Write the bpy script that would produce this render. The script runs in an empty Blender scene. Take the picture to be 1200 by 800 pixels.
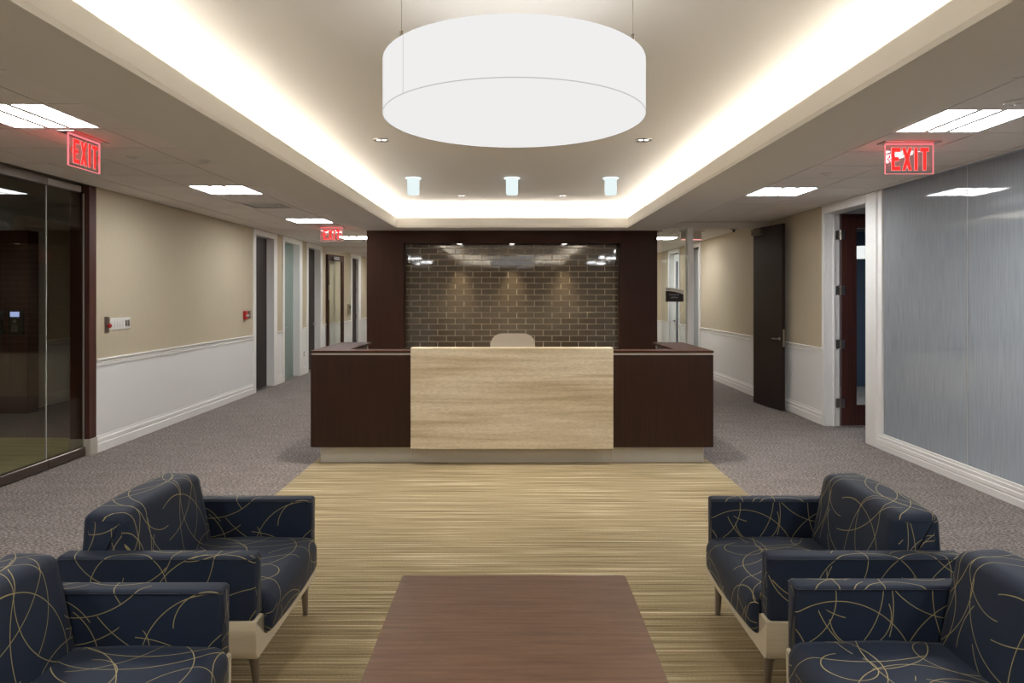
import bpy, bmesh, math, random
from mathutils import Vector, Matrix

S = bpy.context.scene
COL = S.collection
random.seed(7)
PI = math.pi

# ------------------------------------------------------------------ camera, world, lights, exposure
cam_d = bpy.data.cameras.new('camera')
cam = bpy.data.objects.new('camera', cam_d)
COL.objects.link(cam)
cam.location = (0, 0, 1.65)
cam.rotation_euler = (PI / 2, 0, 0)
cam_d.sensor_width = 36
cam_d.lens = 24
cam_d.shift_y = -53.7 / 1200
cam_d.clip_start = 0.05
S.camera = cam

w = bpy.data.worlds.new('world')
S.world = w
w.use_nodes = True
w.node_tree.nodes['Background'].inputs[0].default_value = (1, .97, .93, 1)
w.node_tree.nodes['Background'].inputs[1].default_value = 0.05

S.view_settings.view_transform = 'Standard'
S.view_settings.look = 'None'
S.view_settings.gamma = 1
S.view_settings.exposure = 1.12
S.cycles.diffuse_bounces = 8
S.cycles.max_bounces = 14

TROFFER_L = 16.0      # radiance of the ceiling panels
COVE_L = 9.0        # radiance of the LED strip in the cove
DRUM_L = 0.40        # drum shade
SPOT_W = 90         # recessed downlights of the coffer
WALLWASH_W = 55      # small downlights over the tiled wall
GLASSLAMP_L = 0.44
LOBBY_W = 8
OFFICE_W = 30
CONF_W = 118


def area(name, loc, size, watts, color=(1, 1, 1), rot=(0, 0, 0)):
    d = bpy.data.lights.new(name, 'AREA')
    d.shape = 'RECTANGLE'
    d.size, d.size_y = size
    d.energy = watts
    d.color = color
    o = bpy.data.objects.new(name, d)
    o.location = loc
    o.rotation_euler = rot
    COL.objects.link(o)
    return o


# unseen area lights added to brighten the rooms next door
area('lobby_fill', (-5.9, 7.6, 2.74), (.6, 1.2), LOBBY_W, (1, .9, .78))
area('office_fill', (5.8, 9.6, 2.74), (.6, .6), OFFICE_W, (.8, .9, 1))
area('meeting_room_fill', (5.6, 4.4, 2.74), (.6, 2.4), CONF_W, (.86, .94, 1))

# ------------------------------------------------------------------ materials


def nt(mat):
    mat.use_nodes = True
    n = mat.node_tree
    n.nodes.clear()
    return n, n.nodes, n.links


def srgb(r, g, b):
    f = lambda c: (c / 255 / 12.92) if c / 255 <= .04045 else ((c / 255 + .055) / 1.055) ** 2.4
    return (f(r), f(g), f(b), 1)


def plain(name, col, rough=.5, metal=0, noise=0, nscale=40, bump=0, bscale=200, spec=.5, coat=0):
    m = bpy.data.materials.new(name)
    t, N, L = nt(m)
    out = N.new('ShaderNodeOutputMaterial')
    p = N.new('ShaderNodeBsdfPrincipled')
    L.new(p.outputs[0], out.inputs[0])
    p.inputs['Base Color'].default_value = col
    p.inputs['Roughness'].default_value = rough
    p.inputs['Metallic'].default_value = metal
    p.inputs['Specular IOR Level'].default_value = spec
    p.inputs['Coat Weight'].default_value = coat
    p.inputs['Coat Roughness'].default_value = .08
    if noise or bump:
        tc = N.new('ShaderNodeTexCoord')
        if noise:
            nz = N.new('ShaderNodeTexNoise')
            nz.inputs['Scale'].default_value = nscale
            nz.inputs['Detail'].default_value = 3
            L.new(tc.outputs['Object'], nz.inputs['Vector'])
            mx = N.new('ShaderNodeMix')
            mx.data_type = 'RGBA'
            mx.inputs['A'].default_value = tuple(c * (1 - noise) for c in col[:3]) + (1,)
            mx.inputs['B'].default_value = tuple(min(1, c * (1 + noise)) for c in col[:3]) + (1,)
            L.new(nz.outputs['Fac'], mx.inputs['Factor'])
            L.new(mx.outputs['Result'], p.inputs['Base Color'])
        if bump:
            n2 = N.new('ShaderNodeTexNoise')
            n2.inputs['Scale'].default_value = bscale
            L.new(tc.outputs['Object'], n2.inputs['Vector'])
            b = N.new('ShaderNodeBump')
            b.inputs['Strength'].default_value = bump
            b.inputs['Distance'].default_value = .002
            L.new(n2.outputs['Fac'], b.inputs['Height'])
            L.new(b.outputs[0], p.inputs['Normal'])
    return m


def emit(name, col, strength):
    m = bpy.data.materials.new(name)
    t, N, L = nt(m)
    out = N.new('ShaderNodeOutputMaterial')
    e = N.new('ShaderNodeEmission')
    e.inputs[0].default_value = col
    e.inputs[1].default_value = strength
    L.new(e.outputs[0], out.inputs[0])
    return m


def streaked(name, stops, scale, rough=.4, detail=5, distort=0, bump=0, fine=None, coat=0, spec=.5, nrough=.6):
    """noise stretched by `scale` per axis, coloured by a ramp: wood grain, striped carpet, stone"""
    m = bpy.data.materials.new(name)
    t, N, L = nt(m)
    out = N.new('ShaderNodeOutputMaterial')
    p = N.new('ShaderNodeBsdfPrincipled')
    L.new(p.outputs[0], out.inputs[0])
    tc = N.new('ShaderNodeTexCoord')
    mp = N.new('ShaderNodeMapping')
    mp.inputs['Scale'].default_value = scale
    L.new(tc.outputs['Object'], mp.inputs['Vector'])
    nz = N.new('ShaderNodeTexNoise')
    nz.inputs['Scale'].default_value = 1
    nz.inputs['Detail'].default_value = detail
    nz.inputs['Roughness'].default_value = nrough
    nz.inputs['Distortion'].default_value = distort
    L.new(mp.outputs[0], nz.inputs['Vector'])
    cr = N.new('ShaderNodeValToRGB')
    el = cr.color_ramp.elements
    while len(el) < len(stops):
        el.new(.5)
    for e, (pos, c) in zip(el, stops):
        e.position = pos
        e.color = c
    L.new(nz.outputs['Fac'], cr.inputs[0])
    colr = cr.outputs[0]
    if fine:
        fs, amt = fine
        m2 = N.new('ShaderNodeMapping')
        m2.inputs['Scale'].default_value = fs
        L.new(tc.outputs['Object'], m2.inputs['Vector'])
        n2 = N.new('ShaderNodeTexNoise')
        n2.inputs['Scale'].default_value = 1
        n2.inputs['Detail'].default_value = 3
        L.new(m2.outputs[0], n2.inputs['Vector'])
        mr = N.new('ShaderNodeMapRange')
        mr.inputs['From Min'].default_value = .3
        mr.inputs['From Max'].default_value = .7
        mr.inputs['To Min'].default_value = 1 - amt
        mr.inputs['To Max'].default_value = 1 + amt
        L.new(n2.outputs['Fac'], mr.inputs['Value'])
        mx = N.new('ShaderNodeMix')
        mx.data_type = 'RGBA'
        mx.blend_type = 'MULTIPLY'
        mx.inputs['Factor'].default_value = 1
        L.new(colr, mx.inputs['A'])
        L.new(mr.outputs[0], mx.inputs['B'])
        colr = mx.outputs['Result']
    L.new(colr, p.inputs['Base Color'])
    p.inputs['Roughness'].default_value = rough
    p.inputs['Specular IOR Level'].default_value = spec
    p.inputs['Coat Weight'].default_value = coat
    p.inputs['Coat Roughness'].default_value = .15
    if bump:
        b = N.new('ShaderNodeBump')
        b.inputs['Strength'].default_value = bump
        b.inputs['Distance'].default_value = .003
        L.new(nz.outputs['Fac'], b.inputs['Height'])
        L.new(b.outputs[0], p.inputs['Normal'])
    return m


def thin_glass(name, tint, refl=.5, rough=.0):
    m = bpy.data.materials.new(name)
    t, N, L = nt(m)
    out = N.new('ShaderNodeOutputMaterial')
    a = N.new('ShaderNodeBsdfTransparent')
    a.inputs[0].default_value = tint
    g = N.new('ShaderNodeBsdfGlossy')
    g.inputs['Color'].default_value = (.9, .92, .92, 1)
    g.inputs['Roughness'].default_value = rough
    f = N.new('ShaderNodeFresnel')
    gm = N.new('ShaderNodeNewGeometry')
    ir = N.new('ShaderNodeMapRange')
    ir.inputs['To Min'].default_value = 1.5
    ir.inputs['To Max'].default_value = 1 / 1.5
    L.new(gm.outputs['Backfacing'], ir.inputs['Value'])
    L.new(ir.outputs[0], f.inputs[0])
    mu = N.new('ShaderNodeMath')
    mu.operation = 'MULTIPLY'
    mu.inputs[1].default_value = refl
    L.new(f.outputs[0], mu.inputs[0])
    x = N.new('ShaderNodeMixShader')
    L.new(mu.outputs[0], x.inputs[0])
    L.new(a.outputs[0], x.inputs[1])
    L.new(g.outputs[0], x.inputs[2])
    L.new(x.outputs[0], out.inputs[0])
    return m


def frosted(name):
    m = bpy.data.materials.new(name)
    t, N, L = nt(m)
    out = N.new('ShaderNodeOutputMaterial')
    tc = N.new('ShaderNodeTexCoord')
    mp = N.new('ShaderNodeMapping')
    mp.inputs['Scale'].default_value = (1, 80, 3)
    L.new(tc.outputs['Object'], mp.inputs['Vector'])
    nz = N.new('ShaderNodeTexNoise')
    nz.inputs['Scale'].default_value = 1
    nz.inputs['Detail'].default_value = 5
    L.new(mp.outputs[0], nz.inputs['Vector'])
    cr = N.new('ShaderNodeValToRGB')
    cr.color_ramp.elements[0].position = .34
    cr.color_ramp.elements[0].color = (.42, .43, .44, 1)
    cr.color_ramp.elements[1].position = .62
    cr.color_ramp.elements[1].color = (.51, .52, .53, 1)
    L.new(nz.outputs['Fac'], cr.inputs[0])
    d = N.new('ShaderNodeBsdfDiffuse')
    tr = N.new('ShaderNodeBsdfTranslucent')
    L.new(cr.outputs[0], d.inputs[0])
    L.new(cr.outputs[0], tr.inputs[0])
    x0 = N.new('ShaderNodeMixShader')
    x0.inputs[0].default_value = .5
    L.new(d.outputs[0], x0.inputs[1])
    L.new(tr.outputs[0], x0.inputs[2])
    ta = N.new('ShaderNodeBsdfTransparent')
    ta.inputs[0].default_value = (.5, .53, .56, 1)
    x1 = N.new('ShaderNodeMixShader')
    x1.inputs[0].default_value = .16
    L.new(x0.outputs[0], x1.inputs[1])
    L.new(ta.outputs[0], x1.inputs[2])
    g = N.new('ShaderNodeBsdfGlossy')
    g.inputs['Roughness'].default_value = .04
    f = N.new('ShaderNodeFresnel')
    gm = N.new('ShaderNodeNewGeometry')
    ir = N.new('ShaderNodeMapRange')
    ir.inputs['To Min'].default_value = 1.5
    ir.inputs['To Max'].default_value = 1 / 1.5
    L.new(gm.outputs['Backfacing'], ir.inputs['Value'])
    L.new(ir.outputs[0], f.inputs[0])
    x = N.new('ShaderNodeMixShader')
    L.new(f.outputs[0], x.inputs[0])
    L.new(x1.outputs[0], x.inputs[1])
    L.new(g.outputs[0], x.inputs[2])
    L.new(x.outputs[0], out.inputs[0])
    return m


def fabric(name):
    """navy upholstery printed with loose thin golden arcs (UV in metres)"""
    m = bpy.data.materials.new(name)
    t, N, L = nt(m)
    out = N.new('ShaderNodeOutputMaterial')
    p = N.new('ShaderNodeBsdfPrincipled')
    L.new(p.outputs[0], out.inputs[0])
    uv = N.new('ShaderNodeUVMap')
    uv.uv_map = 'UVMap'
    total = None

    def math_(op, a, b=None, c=None):
        n = N.new('ShaderNodeMath')
        n.operation = op
        for i, v in enumerate((a, b, c)):
            if v is None:
                continue
            if isinstance(v, (int, float)):
                n.inputs[i].default_value = v
            else:
                L.new(v, n.inputs[i])
        return n.outputs[0]
    for k, (sc, off, rot, keep) in enumerate([(1.25, (.1, .7), .3, .38), (1.6, (3.3, 1.2), 1.1, .38), (1.15, (7.7, 4.1), 2.0, .36),
                                              (1.9, (5.1, 9.3), .8, .38), (1.4, (11.3, 2.3), 2.6, .38), (1.3, (2.9, 15.1), .1, .38),
                                              (1.7, (17.7, 6.6), 1.7, .38), (1.2, (8.8, 21.3), 2.3, .38), (1.5, (31.7, 16.6), .5, .38), (1.1, (18.8, 41.3), 1.3, .38)]):
        mp = N.new('ShaderNodeMapping')
        mp.inputs['Location'].default_value = (off[0], off[1], 0)
        mp.inputs['Rotation'].default_value = (0, 0, rot)
        L.new(uv.outputs[0], mp.inputs['Vector'])
        vo = N.new('ShaderNodeTexVoronoi')
        vo.voronoi_dimensions = '2D'
        vo.inputs['Scale'].default_value = sc
        L.new(mp.outputs[0], vo.inputs['Vector'])
        sp = N.new('ShaderNodeSeparateColor')
        L.new(vo.outputs['Color'], sp.inputs[0])
        r = math_('MULTIPLY_ADD', sp.outputs[0], .40, .16)
        dd = math_('ABSOLUTE', math_('SUBTRACT', vo.outputs['Distance'], r))
        line = math_('LESS_THAN', dd, .0015 * sc)
        nz = N.new('ShaderNodeTexNoise')
        nz.noise_dimensions = '2D'
        nz.inputs['Scale'].default_value = 1.9
        nz.inputs['Detail'].default_value = 0
        L.new(mp.outputs[0], nz.inputs['Vector'])
        gate = math_('GREATER_THAN', nz.outputs['Fac'], keep)
        v = math_('MULTIPLY', line, gate)
        total = v if total is None else math_('MAXIMUM', total, v)
    tc = N.new('ShaderNodeTexCoord')
    wv = N.new('ShaderNodeTexNoise')
    wv.inputs['Scale'].default_value = 500
    L.new(uv.outputs[0], wv.inputs['Vector'])
    base = N.new('ShaderNodeMix')
    base.data_type = 'RGBA'
    base.inputs['A'].default_value = srgb(21, 31, 48)
    base.inputs['B'].default_value = srgb(33, 45, 66)
    L.new(wv.outputs['Fac'], base.inputs['Factor'])
    mx = N.new('ShaderNodeMix')
    mx.data_type = 'RGBA'
    L.new(total, mx.inputs['Factor'])
    L.new(base.outputs['Result'], mx.inputs['A'])
    mx.inputs['B'].default_value = srgb(160, 147, 104)
    L.new(mx.outputs['Result'], p.inputs['Base Color'])
    p.inputs['Roughness'].default_value = .62
    p.inputs['Specular IOR Level'].default_value = .3
    p.inputs['Sheen Weight'].default_value = .06
    p.inputs['Sheen Roughness'].default_value = .4
    b = N.new('ShaderNodeBump')
    b.inputs['Strength'].default_value = .15
    b.inputs['Distance'].default_value = .001
    L.new(wv.outputs['Fac'], b.inputs['Height'])
    L.new(b.outputs[0], p.inputs['Normal'])
    return m


def wallcover(name, c1, c2):
    return streaked(name, [(.3, c1), (.7, c2)], (260, 260, 6), rough=.7, detail=2, spec=.2)


MAT = {}
MAT['tan'] = wallcover('tan_wallcovering', srgb(193, 180, 156), srgb(200, 188, 164))
MAT['white'] = plain('white_paint', srgb(240, 239, 237), .4)
MAT['wains'] = plain('wainscot_paint', srgb(236, 236, 235), .45, bump=.05, bscale=120)
MAT['ceilpaint'] = plain('ceiling_paint', srgb(240, 236, 229), .8, spec=.1)
MAT['soffit'] = plain('soffit_paint', srgb(224, 220, 213), .8, spec=.1)
MAT['ctile'] = plain('ceiling_tile_board', srgb(228, 222, 217), .9, noise=.03, nscale=300, spec=.1)
MAT['tbar'] = plain('ceiling_grid', srgb(110, 105, 100), .6)
MAT['greycarpet'] = streaked('grey_carpet', [(.38, srgb(72, 66, 65)), (.5, srgb(122, 113, 109)), (.62, srgb(182, 172, 165))],
                             (42, 120, 1), rough=.95, detail=4, fine=((3, 9, 1), .10), spec=.1, nrough=.75)
MAT['stripe'] = streaked('striped_carpet', [(.33, srgb(106, 93, 68)), (.44, srgb(146, 131, 101)), (.56, srgb(168, 152, 120)), (.68, srgb(220, 206, 175))],
                         (.9, 58, 1), rough=.95, detail=4, fine=((90, 160, 1), .16), spec=.1, nrough=.62)
MAT['deskwood'] = streaked('dark_walnut', [(.3, srgb(42, 22, 13)), (.55, srgb(50, 27, 16)), (.75, srgb(58, 32, 20))],
                           (42, 42, 1.5), rough=.38, detail=4, fine=((160, 160, 5), .14), spec=.35)
MAT['topwood'] = streaked('walnut_top', [(.3, srgb(56, 32, 23)), (.7, srgb(72, 44, 33))], (3, 40, 40), rough=.5, detail=4, spec=.12)
MAT['portalwood'] = streaked('portal_mahogany', [(.3, srgb(56, 30, 19)), (.55, srgb(62, 34, 22)), (.75, srgb(68, 38, 25))],
                             (40, 40, 1.2), rough=.45, detail=4, fine=((160, 160, 5), .1), spec=.25)
MAT['darkdoor'] = streaked('espresso_veneer', [(.3, srgb(32, 22, 22)), (.7, srgb(44, 30, 29))], (50, 50, 1.2), rough=.4, spec=.3)
MAT['reddoor'] = streaked('cherry_veneer', [(.3, srgb(60, 32, 28)), (.7, srgb(88, 50, 42))], (50, 50, 1.2), rough=.35)
MAT['tablewood'] = streaked('table_walnut', [(.3, srgb(86, 61, 46)), (.5, srgb(102, 75, 58)), (.72, srgb(118, 90, 72))],
                            (3, 60, 60), rough=.36, detail=5, distort=.3, fine=((30, 330, 30), .12))
MAT['tableedge'] = plain('table_edge', srgb(52, 30, 22), .4)
MAT['stone'] = streaked('travertine', [(.30, srgb(166, 147, 118)), (.40, srgb(190, 172, 141)), (.50, srgb(208, 193, 165)), (.60, srgb(220, 208, 184)), (.72, srgb(186, 166, 134))],
                        (.45, .45, 10), rough=.45, detail=10, distort=.25, fine=((26, 26, 130), .12), nrough=.6)
MAT['gtile'] = plain('bronze_glass_tile', srgb(90, 78, 64), .04, noise=.12, nscale=9)
for _n in MAT['gtile'].node_tree.nodes:
    if _n.type == 'BSDF_PRINCIPLED':
        _n.inputs['IOR'].default_value = 2.2
MAT['grout'] = plain('grout', srgb(226, 214, 190), .8)
MAT['plinth'] = plain('plinth_laminate', srgb(192, 186, 175), .4)
MAT['steel'] = plain('brushed_steel', srgb(176, 170, 162), .32, metal=1)
MAT['bronze'] = plain('satin_metal_rail', srgb(128, 118, 110), .3, metal=1)
MAT['legmetal'] = plain('taupe_leg_metal', srgb(136, 126, 116), .35, metal=.6)
MAT['shell'] = streaked('beige_shell', [(.3, srgb(196, 184, 160)), (.7, srgb(208, 197, 174))], (8, 8, 150), rough=.55)
MAT['fabric'] = fabric('navy_arc_fabric')
MAT['piping'] = plain('navy_piping', srgb(28, 34, 48), .6)
MAT['chairshell'] = plain('cream_leather', srgb(226, 214, 194), .45)
MAT['black'] = plain('black_plastic', srgb(24, 24, 25), .4)
MAT['greyplastic'] = plain('grey_plastic', srgb(120, 118, 116), .45)
MAT['platewhite'] = plain('white_plastic', srgb(226, 224, 220), .35)
MAT['red'] = plain('red_plastic', srgb(170, 26, 28), .35)
MAT['navywall'] = plain('dark_blue_paint', srgb(58, 70, 88), .6)
MAT['greywall'] = plain('grey_paint', srgb(170, 176, 180), .6)
MAT['lobbyfloor'] = streaked('lobby_stone', [(.3, srgb(150, 145, 104)), (.7, srgb(196, 190, 146))], (1.5, 14, 1), rough=.5)
MAT['glass'] = thin_glass('clear_glass', (.93, .95, .94, 1), 1.0)
MAT['tinted'] = thin_glass('entry_glass', (.78, .78, .75, 1), .5)
MAT['greenglass'] = plain('frosted_green_glass', srgb(128, 146, 140), .35)
MAT['frost'] = frosted('streaked_frosted_glass')
MAT['acrylic'] = thin_glass('sign_acrylic', (.94, .94, .95, 1), .6)
MAT['seam'] = plain('glass_seam', srgb(206, 208, 206), .4)
MAT['troffer'] = emit('troffer_diffuser', (.96, .98, 1, 1), TROFFER_L)
MAT['cove'] = emit('cove_led', (1, .97, .92, 1), COVE_L)
MAT['drum'] = emit('drum_shade_fabric', (1, .99, .985, 1), DRUM_L)
MAT['drumbottom'] = emit('drum_diffuser', (1, .99, .985, 1), DRUM_L * .99)
MAT['drumtop'] = emit('drum_top_fill', (1, .97, .93, 1), DRUM_L * 1.6)  # unseen top glow, added to lighten the middle of the coffer ceiling
MAT['drumseam'] = emit('drum_seam_lit_fabric', (1, .97, .93, 1), DRUM_L * .62)
MAT['glasslamp'] = emit('glass_lamp_glow', (.86, .98, .98, 1), GLASSLAMP_L)
MAT['lampring'] = emit('glass_lamp_top', (.85, 1, .98, 1), GLASSLAMP_L * 1.3)
MAT['bulb'] = emit('downlight_lens', (1, .94, .85, 1), 3.0)
MAT['exitred'] = emit('exit_letters', (1, .035, .03, 1), .58)
MAT['exitpink'] = emit('exit_outline', (1, .40, .40, 1), .5)
MAT['exitrim'] = emit('exit_lit_edge', (1, .24, .26, 1), .5)
MAT['officeshade'] = emit('office_shade', (1, 1, 1, 1), .5)
MAT['screen'] = emit('phone_screen', (.45, .55, 1, 1), .55)

# ------------------------------------------------------------------ mesh helpers


class MB:
    """collects shapes, then links them as ONE mesh object"""

    def __init__(self):
        self.bm = bmesh.new()
        self.uv = self.bm.loops.layers.uv.new('UVMap')

    def box(self, x0, x1, y0, y1, z0, z1, bev=0, mi=0, seg=2):
        b = bmesh.new()
        vs = [b.verts.new((x, y, z)) for x in (x0, x1) for y in (y0, y1) for z in (z0, z1)]
        for f in ((0, 1, 3, 2), (4, 6, 7, 5), (0, 4, 5, 1), (2, 3, 7, 6), (0, 2, 6, 4), (1, 5, 7, 3)):
            b.faces.new([vs[i] for i in f])
        if bev:
            bmesh.ops.bevel(b, geom=list(b.edges), offset=bev, segments=seg, affect='EDGES', profile=.5)
        self._merge(b, mi)
        return self

    def _merge(self, b, mi=0, M=None):
        bmesh.ops.recalc_face_normals(b, faces=list(b.faces))
        mp = {}
        for v in b.verts:
            mp[v] = self.bm.verts.new(M @ v.co if M else v.co)
        lay = b.loops.layers.uv.active
        for f in b.faces:
            try:
                nf = self.bm.faces.new([mp[v] for v in f.verts])
            except ValueError:
                continue
            nf.material_index = mi
            if lay:
                for l0, l1 in zip(f.loops, nf.loops):
                    l1[self.uv].uv = l0[lay].uv
            else:
                n = f.normal
                a = max(range(3), key=lambda i: abs(n[i]))
                for l1 in nf.loops:
                    c = l1.vert.co
                    l1[self.uv].uv = ((c.y, c.z), (c.x, c.z), (c.x, c.y))[a]
        b.free()

    def lathe(self, prof, n=24, c=(0, 0, 0), mi=0, axis='z'):
        b = bmesh.new()
        rings = []
        for r, z in prof:
            if r < 1e-6:
                rings.append([b.verts.new((0, 0, z))])
            else:
                rings.append([b.verts.new((r * math.cos(2 * PI * i / n), r * math.sin(2 * PI * i / n), z)) for i in range(n)])
        for r0, r1 in zip(rings, rings[1:]):
            for i in range(n):
                j = (i + 1) % n
                if len(r0) == 1 and len(r1) == 1:
                    continue
                if len(r0) == 1:
                    b.faces.new((r0[0], r1[i], r1[j]))
                elif len(r1) == 1:
                    b.faces.new((r0[i], r0[j], r1[0]))
                else:
                    b.faces.new((r0[i], r0[j], r1[j], r1[i]))
        R = {'z': Matrix(), 'x': Matrix.Rotation(PI / 2, 4, 'Y'), 'y': Matrix.Rotation(-PI / 2, 4, 'X')}[axis]
        self._merge(b, mi, Matrix.Translation(c) @ R)
        return self

    def cyl(self, c, r, h, n=20, mi=0, axis='z'):
        return self.lathe([(0, 0), (r, 0), (r, h), (0, h)], n, c, mi, axis)

    def tube(self, pts, r, n=8, mi=0, closed=False):
        b = bmesh.new()
        P = [Vector(p) for p in pts]
        rings = []
        m = len(P)
        for i, p in enumerate(P):
            a = P[(i - 1) % m] if (closed or i) else p
            c = P[(i + 1) % m] if (closed or i < m - 1) else p
            d = (c - a).normalized()
            u = d.cross(Vector((0, 0, 1)))
            if u.length < 1e-3:
                u = d.cross(Vector((1, 0, 0)))
            u.normalize()
            v = d.cross(u)
            rr = r[i] if isinstance(r, (list, tuple)) else r
            rings.append([b.verts.new(p + u * rr * math.cos(2 * PI * k / n) + v * rr * math.sin(2 * PI * k / n)) for k in range(n)])
        for i in range(m if closed else m - 1):
            r0, r1 = rings[i], rings[(i + 1) % m]
            for k in range(n):
                j = (k + 1) % n
                b.faces.new((r0[k], r0[j], r1[j], r1[k]))
        if not closed:
            b.faces.new(rings[0])
            b.faces.new(rings[-1])
        self._merge(b, mi)
        return self

    def prism(self, poly, axis, c0, c1, mi=0):
        """polygon in the plane normal to `axis`, extruded from c0 to c1. axis x: (y,z); y: (x,z); z: (x,y)"""
        b = bmesh.new()
        f3 = {'x': lambda a, q, c: (c, a, q), 'y': lambda a, q, c: (a, c, q), 'z': lambda a, q, c: (a, q, c)}[axis]
        A = [b.verts.new(f3(p[0], p[1], c0)) for p in poly]
        B = [b.verts.new(f3(p[0], p[1], c1)) for p in poly]
        n = len(poly)
        for i in range(n):
            j = (i + 1) % n
            b.faces.new((A[i], A[j], B[j], B[i]))
        b.faces.new(A)
        b.faces.new(B)
        self._merge(b, mi)
        return self

    def loft(self, prof, secs, axis='y', mi=0, off=(0, 0), bulge=None):
        """closed profile swept along an axis through sections (position, inset); UV unrolled in metres"""
        b = bmesh.new()
        uvl = b.loops.layers.uv.new('UVMap')
        n = len(prof)
        ar = sum(prof[i][0] * prof[(i + 1) % n][1] - prof[(i + 1) % n][0] * prof[i][1] for i in range(n))
        sg = 1 if ar > 0 else -1
        nor = []
        for i in range(n):
            p, q = Vector(prof[i - 1]), Vector(prof[(i + 1) % n])
            d = (q - p).normalized()
            nor.append(Vector((d.y, -d.x)) * sg)
        f3 = {'x': lambda a, q, c: (c, a, q), 'y': lambda a, q, c: (a, c, q)}[axis]
        arc = [0]
        for i in range(n):
            arc.append(arc[-1] + (Vector(prof[(i + 1) % n]) - Vector(prof[i])).length)
        rings = []
        for (c, ins) in secs:
            ring = []
            for i in range(n):
                o = bulge(prof[i], c) if bulge else 0
                p = Vector(prof[i]) - nor[i] * (ins - o)
                ring.append(b.verts.new(f3(p.x, p.y, c)))
            rings.append(ring)
        for k in range(len(secs) - 1):
            for i in range(n):
                j = (i + 1) % n
                f = b.faces.new((rings[k][i], rings[k][j], rings[k + 1][j], rings[k + 1][i]))
                for l, (u, v) in zip(f.loops, ((arc[i], secs[k][0]), (arc[i + 1], secs[k][0]), (arc[i + 1], secs[k + 1][0]), (arc[i], secs[k + 1][0]))):
                    l[uvl].uv = (u + off[0], v + off[1])
        for ring, s in ((rings[0], 0), (rings[-1], 2.3)):
            f = b.faces.new(ring)
            for l, p in zip(f.loops, prof):
                l[uvl].uv = (p[0] + off[0] + s, p[1] + off[1] + s)
        self._merge(b, mi)
        return self

    def build(self, name, mats, parent=None, loc=None, smooth=None, label=None):
        me = bpy.data.meshes.new(name)
        self.bm.to_mesh(me)
        self.bm.free()
        for m in (mats if isinstance(mats, (list, tuple)) else [mats]):
            me.materials.append(MAT[m] if isinstance(m, str) else m)
        if smooth is not None:
            me.polygons.foreach_set('use_smooth', [True] * len(me.polygons))
            me.set_sharp_from_angle(angle=math.radians(smooth))
        o = bpy.data.objects.new(name, me)
        COL.objects.link(o)
        if parent:
            o.parent = parent
        if loc:
            o.location = loc
        if label:
            o['label'] = label
        return o


def tag(o, label, cat, group=None):
    o['label'] = label
    o['category'] = cat
    if group:
        o['group'] = group
    return o


def thing(name, label, cat, loc=(0, 0, 0), rz=0, group=None):
    o = bpy.data.objects.new(name, None)
    o.empty_display_size = .1
    COL.objects.link(o)
    o.location = loc
    o.rotation_euler = (0, 0, rz)
    return tag(o, label, cat, group)


def struct(o):
    o['kind'] = 'structure'
    return o


def sroot(name, loc=(0, 0, 0), rz=0):
    o = bpy.data.objects.new(name, None)
    COL.objects.link(o)
    o.location = loc
    o.rotation_euler = (0, 0, rz)
    o['kind'] = 'structure'
    return o


def inst(src, parent, loc, name=None):
    o = src.copy()
    COL.objects.link(o)
    o.parent = parent
    o.location = loc
    return o


def dup(root, loc, rz, label=None):
    kids = {}
    for o in list(bpy.data.objects):
        if o.parent:
            kids.setdefault(o.parent.name, []).append(o)
    r = root.copy()
    COL.objects.link(r)
    r.location = loc
    r.rotation_euler = (0, 0, rz)
    if label:
        r['label'] = label
    for ch in kids.get(root.name, []):
        c = ch.copy()
        COL.objects.link(c)
        c.parent = r
        for g in kids.get(ch.name, []):
            d = g.copy()
            COL.objects.link(d)
            d.parent = c
    return r


def round_poly(pts, r, n=4):
    out = []
    m = len(pts)
    for i in range(m):
        p = Vector(pts[i])
        rr = r[i] if isinstance(r, (list, tuple)) else r
        a = (Vector(pts[i - 1]) - p)
        c = (Vector(pts[(i + 1) % m]) - p)
        if rr < 1e-5:
            out.append(tuple(p))
            continue
        k = min(rr, a.length * .48, c.length * .48)
        s, e = p + a.normalized() * k, p + c.normalized() * k
        for t in range(n + 1):
            t /= n
            q = s * (1 - t) ** 2 + p * 2 * t * (1 - t) + e * t * t
            out.append(tuple(q))
    return out


# ------------------------------------------------------------------ dimensions of the room (metres)
ZC, ZS = 2.80, 2.69            # tile ceiling, plaster soffit
XL, XR = -4.37, 3.975          # corridor walls
SL, SR = -2.33, 2.39           # outer edges of the soffit
LIP = 1.77                     # cove lip
ZLIP, ZCOF = 2.84, 3.08
YLIP = 10.43
YTILE = 11.16
YEND = 22.0
Y0 = -4.0

# ------------------------------------------------------------------ floor
fl = MB().box(-9, 9, Y0, YEND + .2, -.1, 0).build('floor', 'greycarpet')
struct(fl)
lf = MB().box(-8.2, -4.50, 4.0, 7.92, .0, .006).build('stone_floor_panel', 'lobbyfloor', fl)
rug = MB().box(-1.955, 1.955, Y0 + .3, 7.2, .0005, .007).build('striped_carpet', 'stripe')
tag(rug, 'beige and olive carpet with fine crosswise stripes in front of the reception desk', 'carpet')

# ------------------------------------------------------------------ ceiling: grid, tiles, soffit with cove, coffer
cl = MB()
zb = ZC + .008
cl.box(-9, SL, Y0, YEND + .2, zb, zb + .03)
cl.box(SR, 9, Y0, YEND + .2, zb, zb + .03)
cl.box(SL, SR, 10.95, YEND + .2, zb, zb + .03)
ceiling = struct(cl.build('ceiling', 'tbar'))


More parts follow.
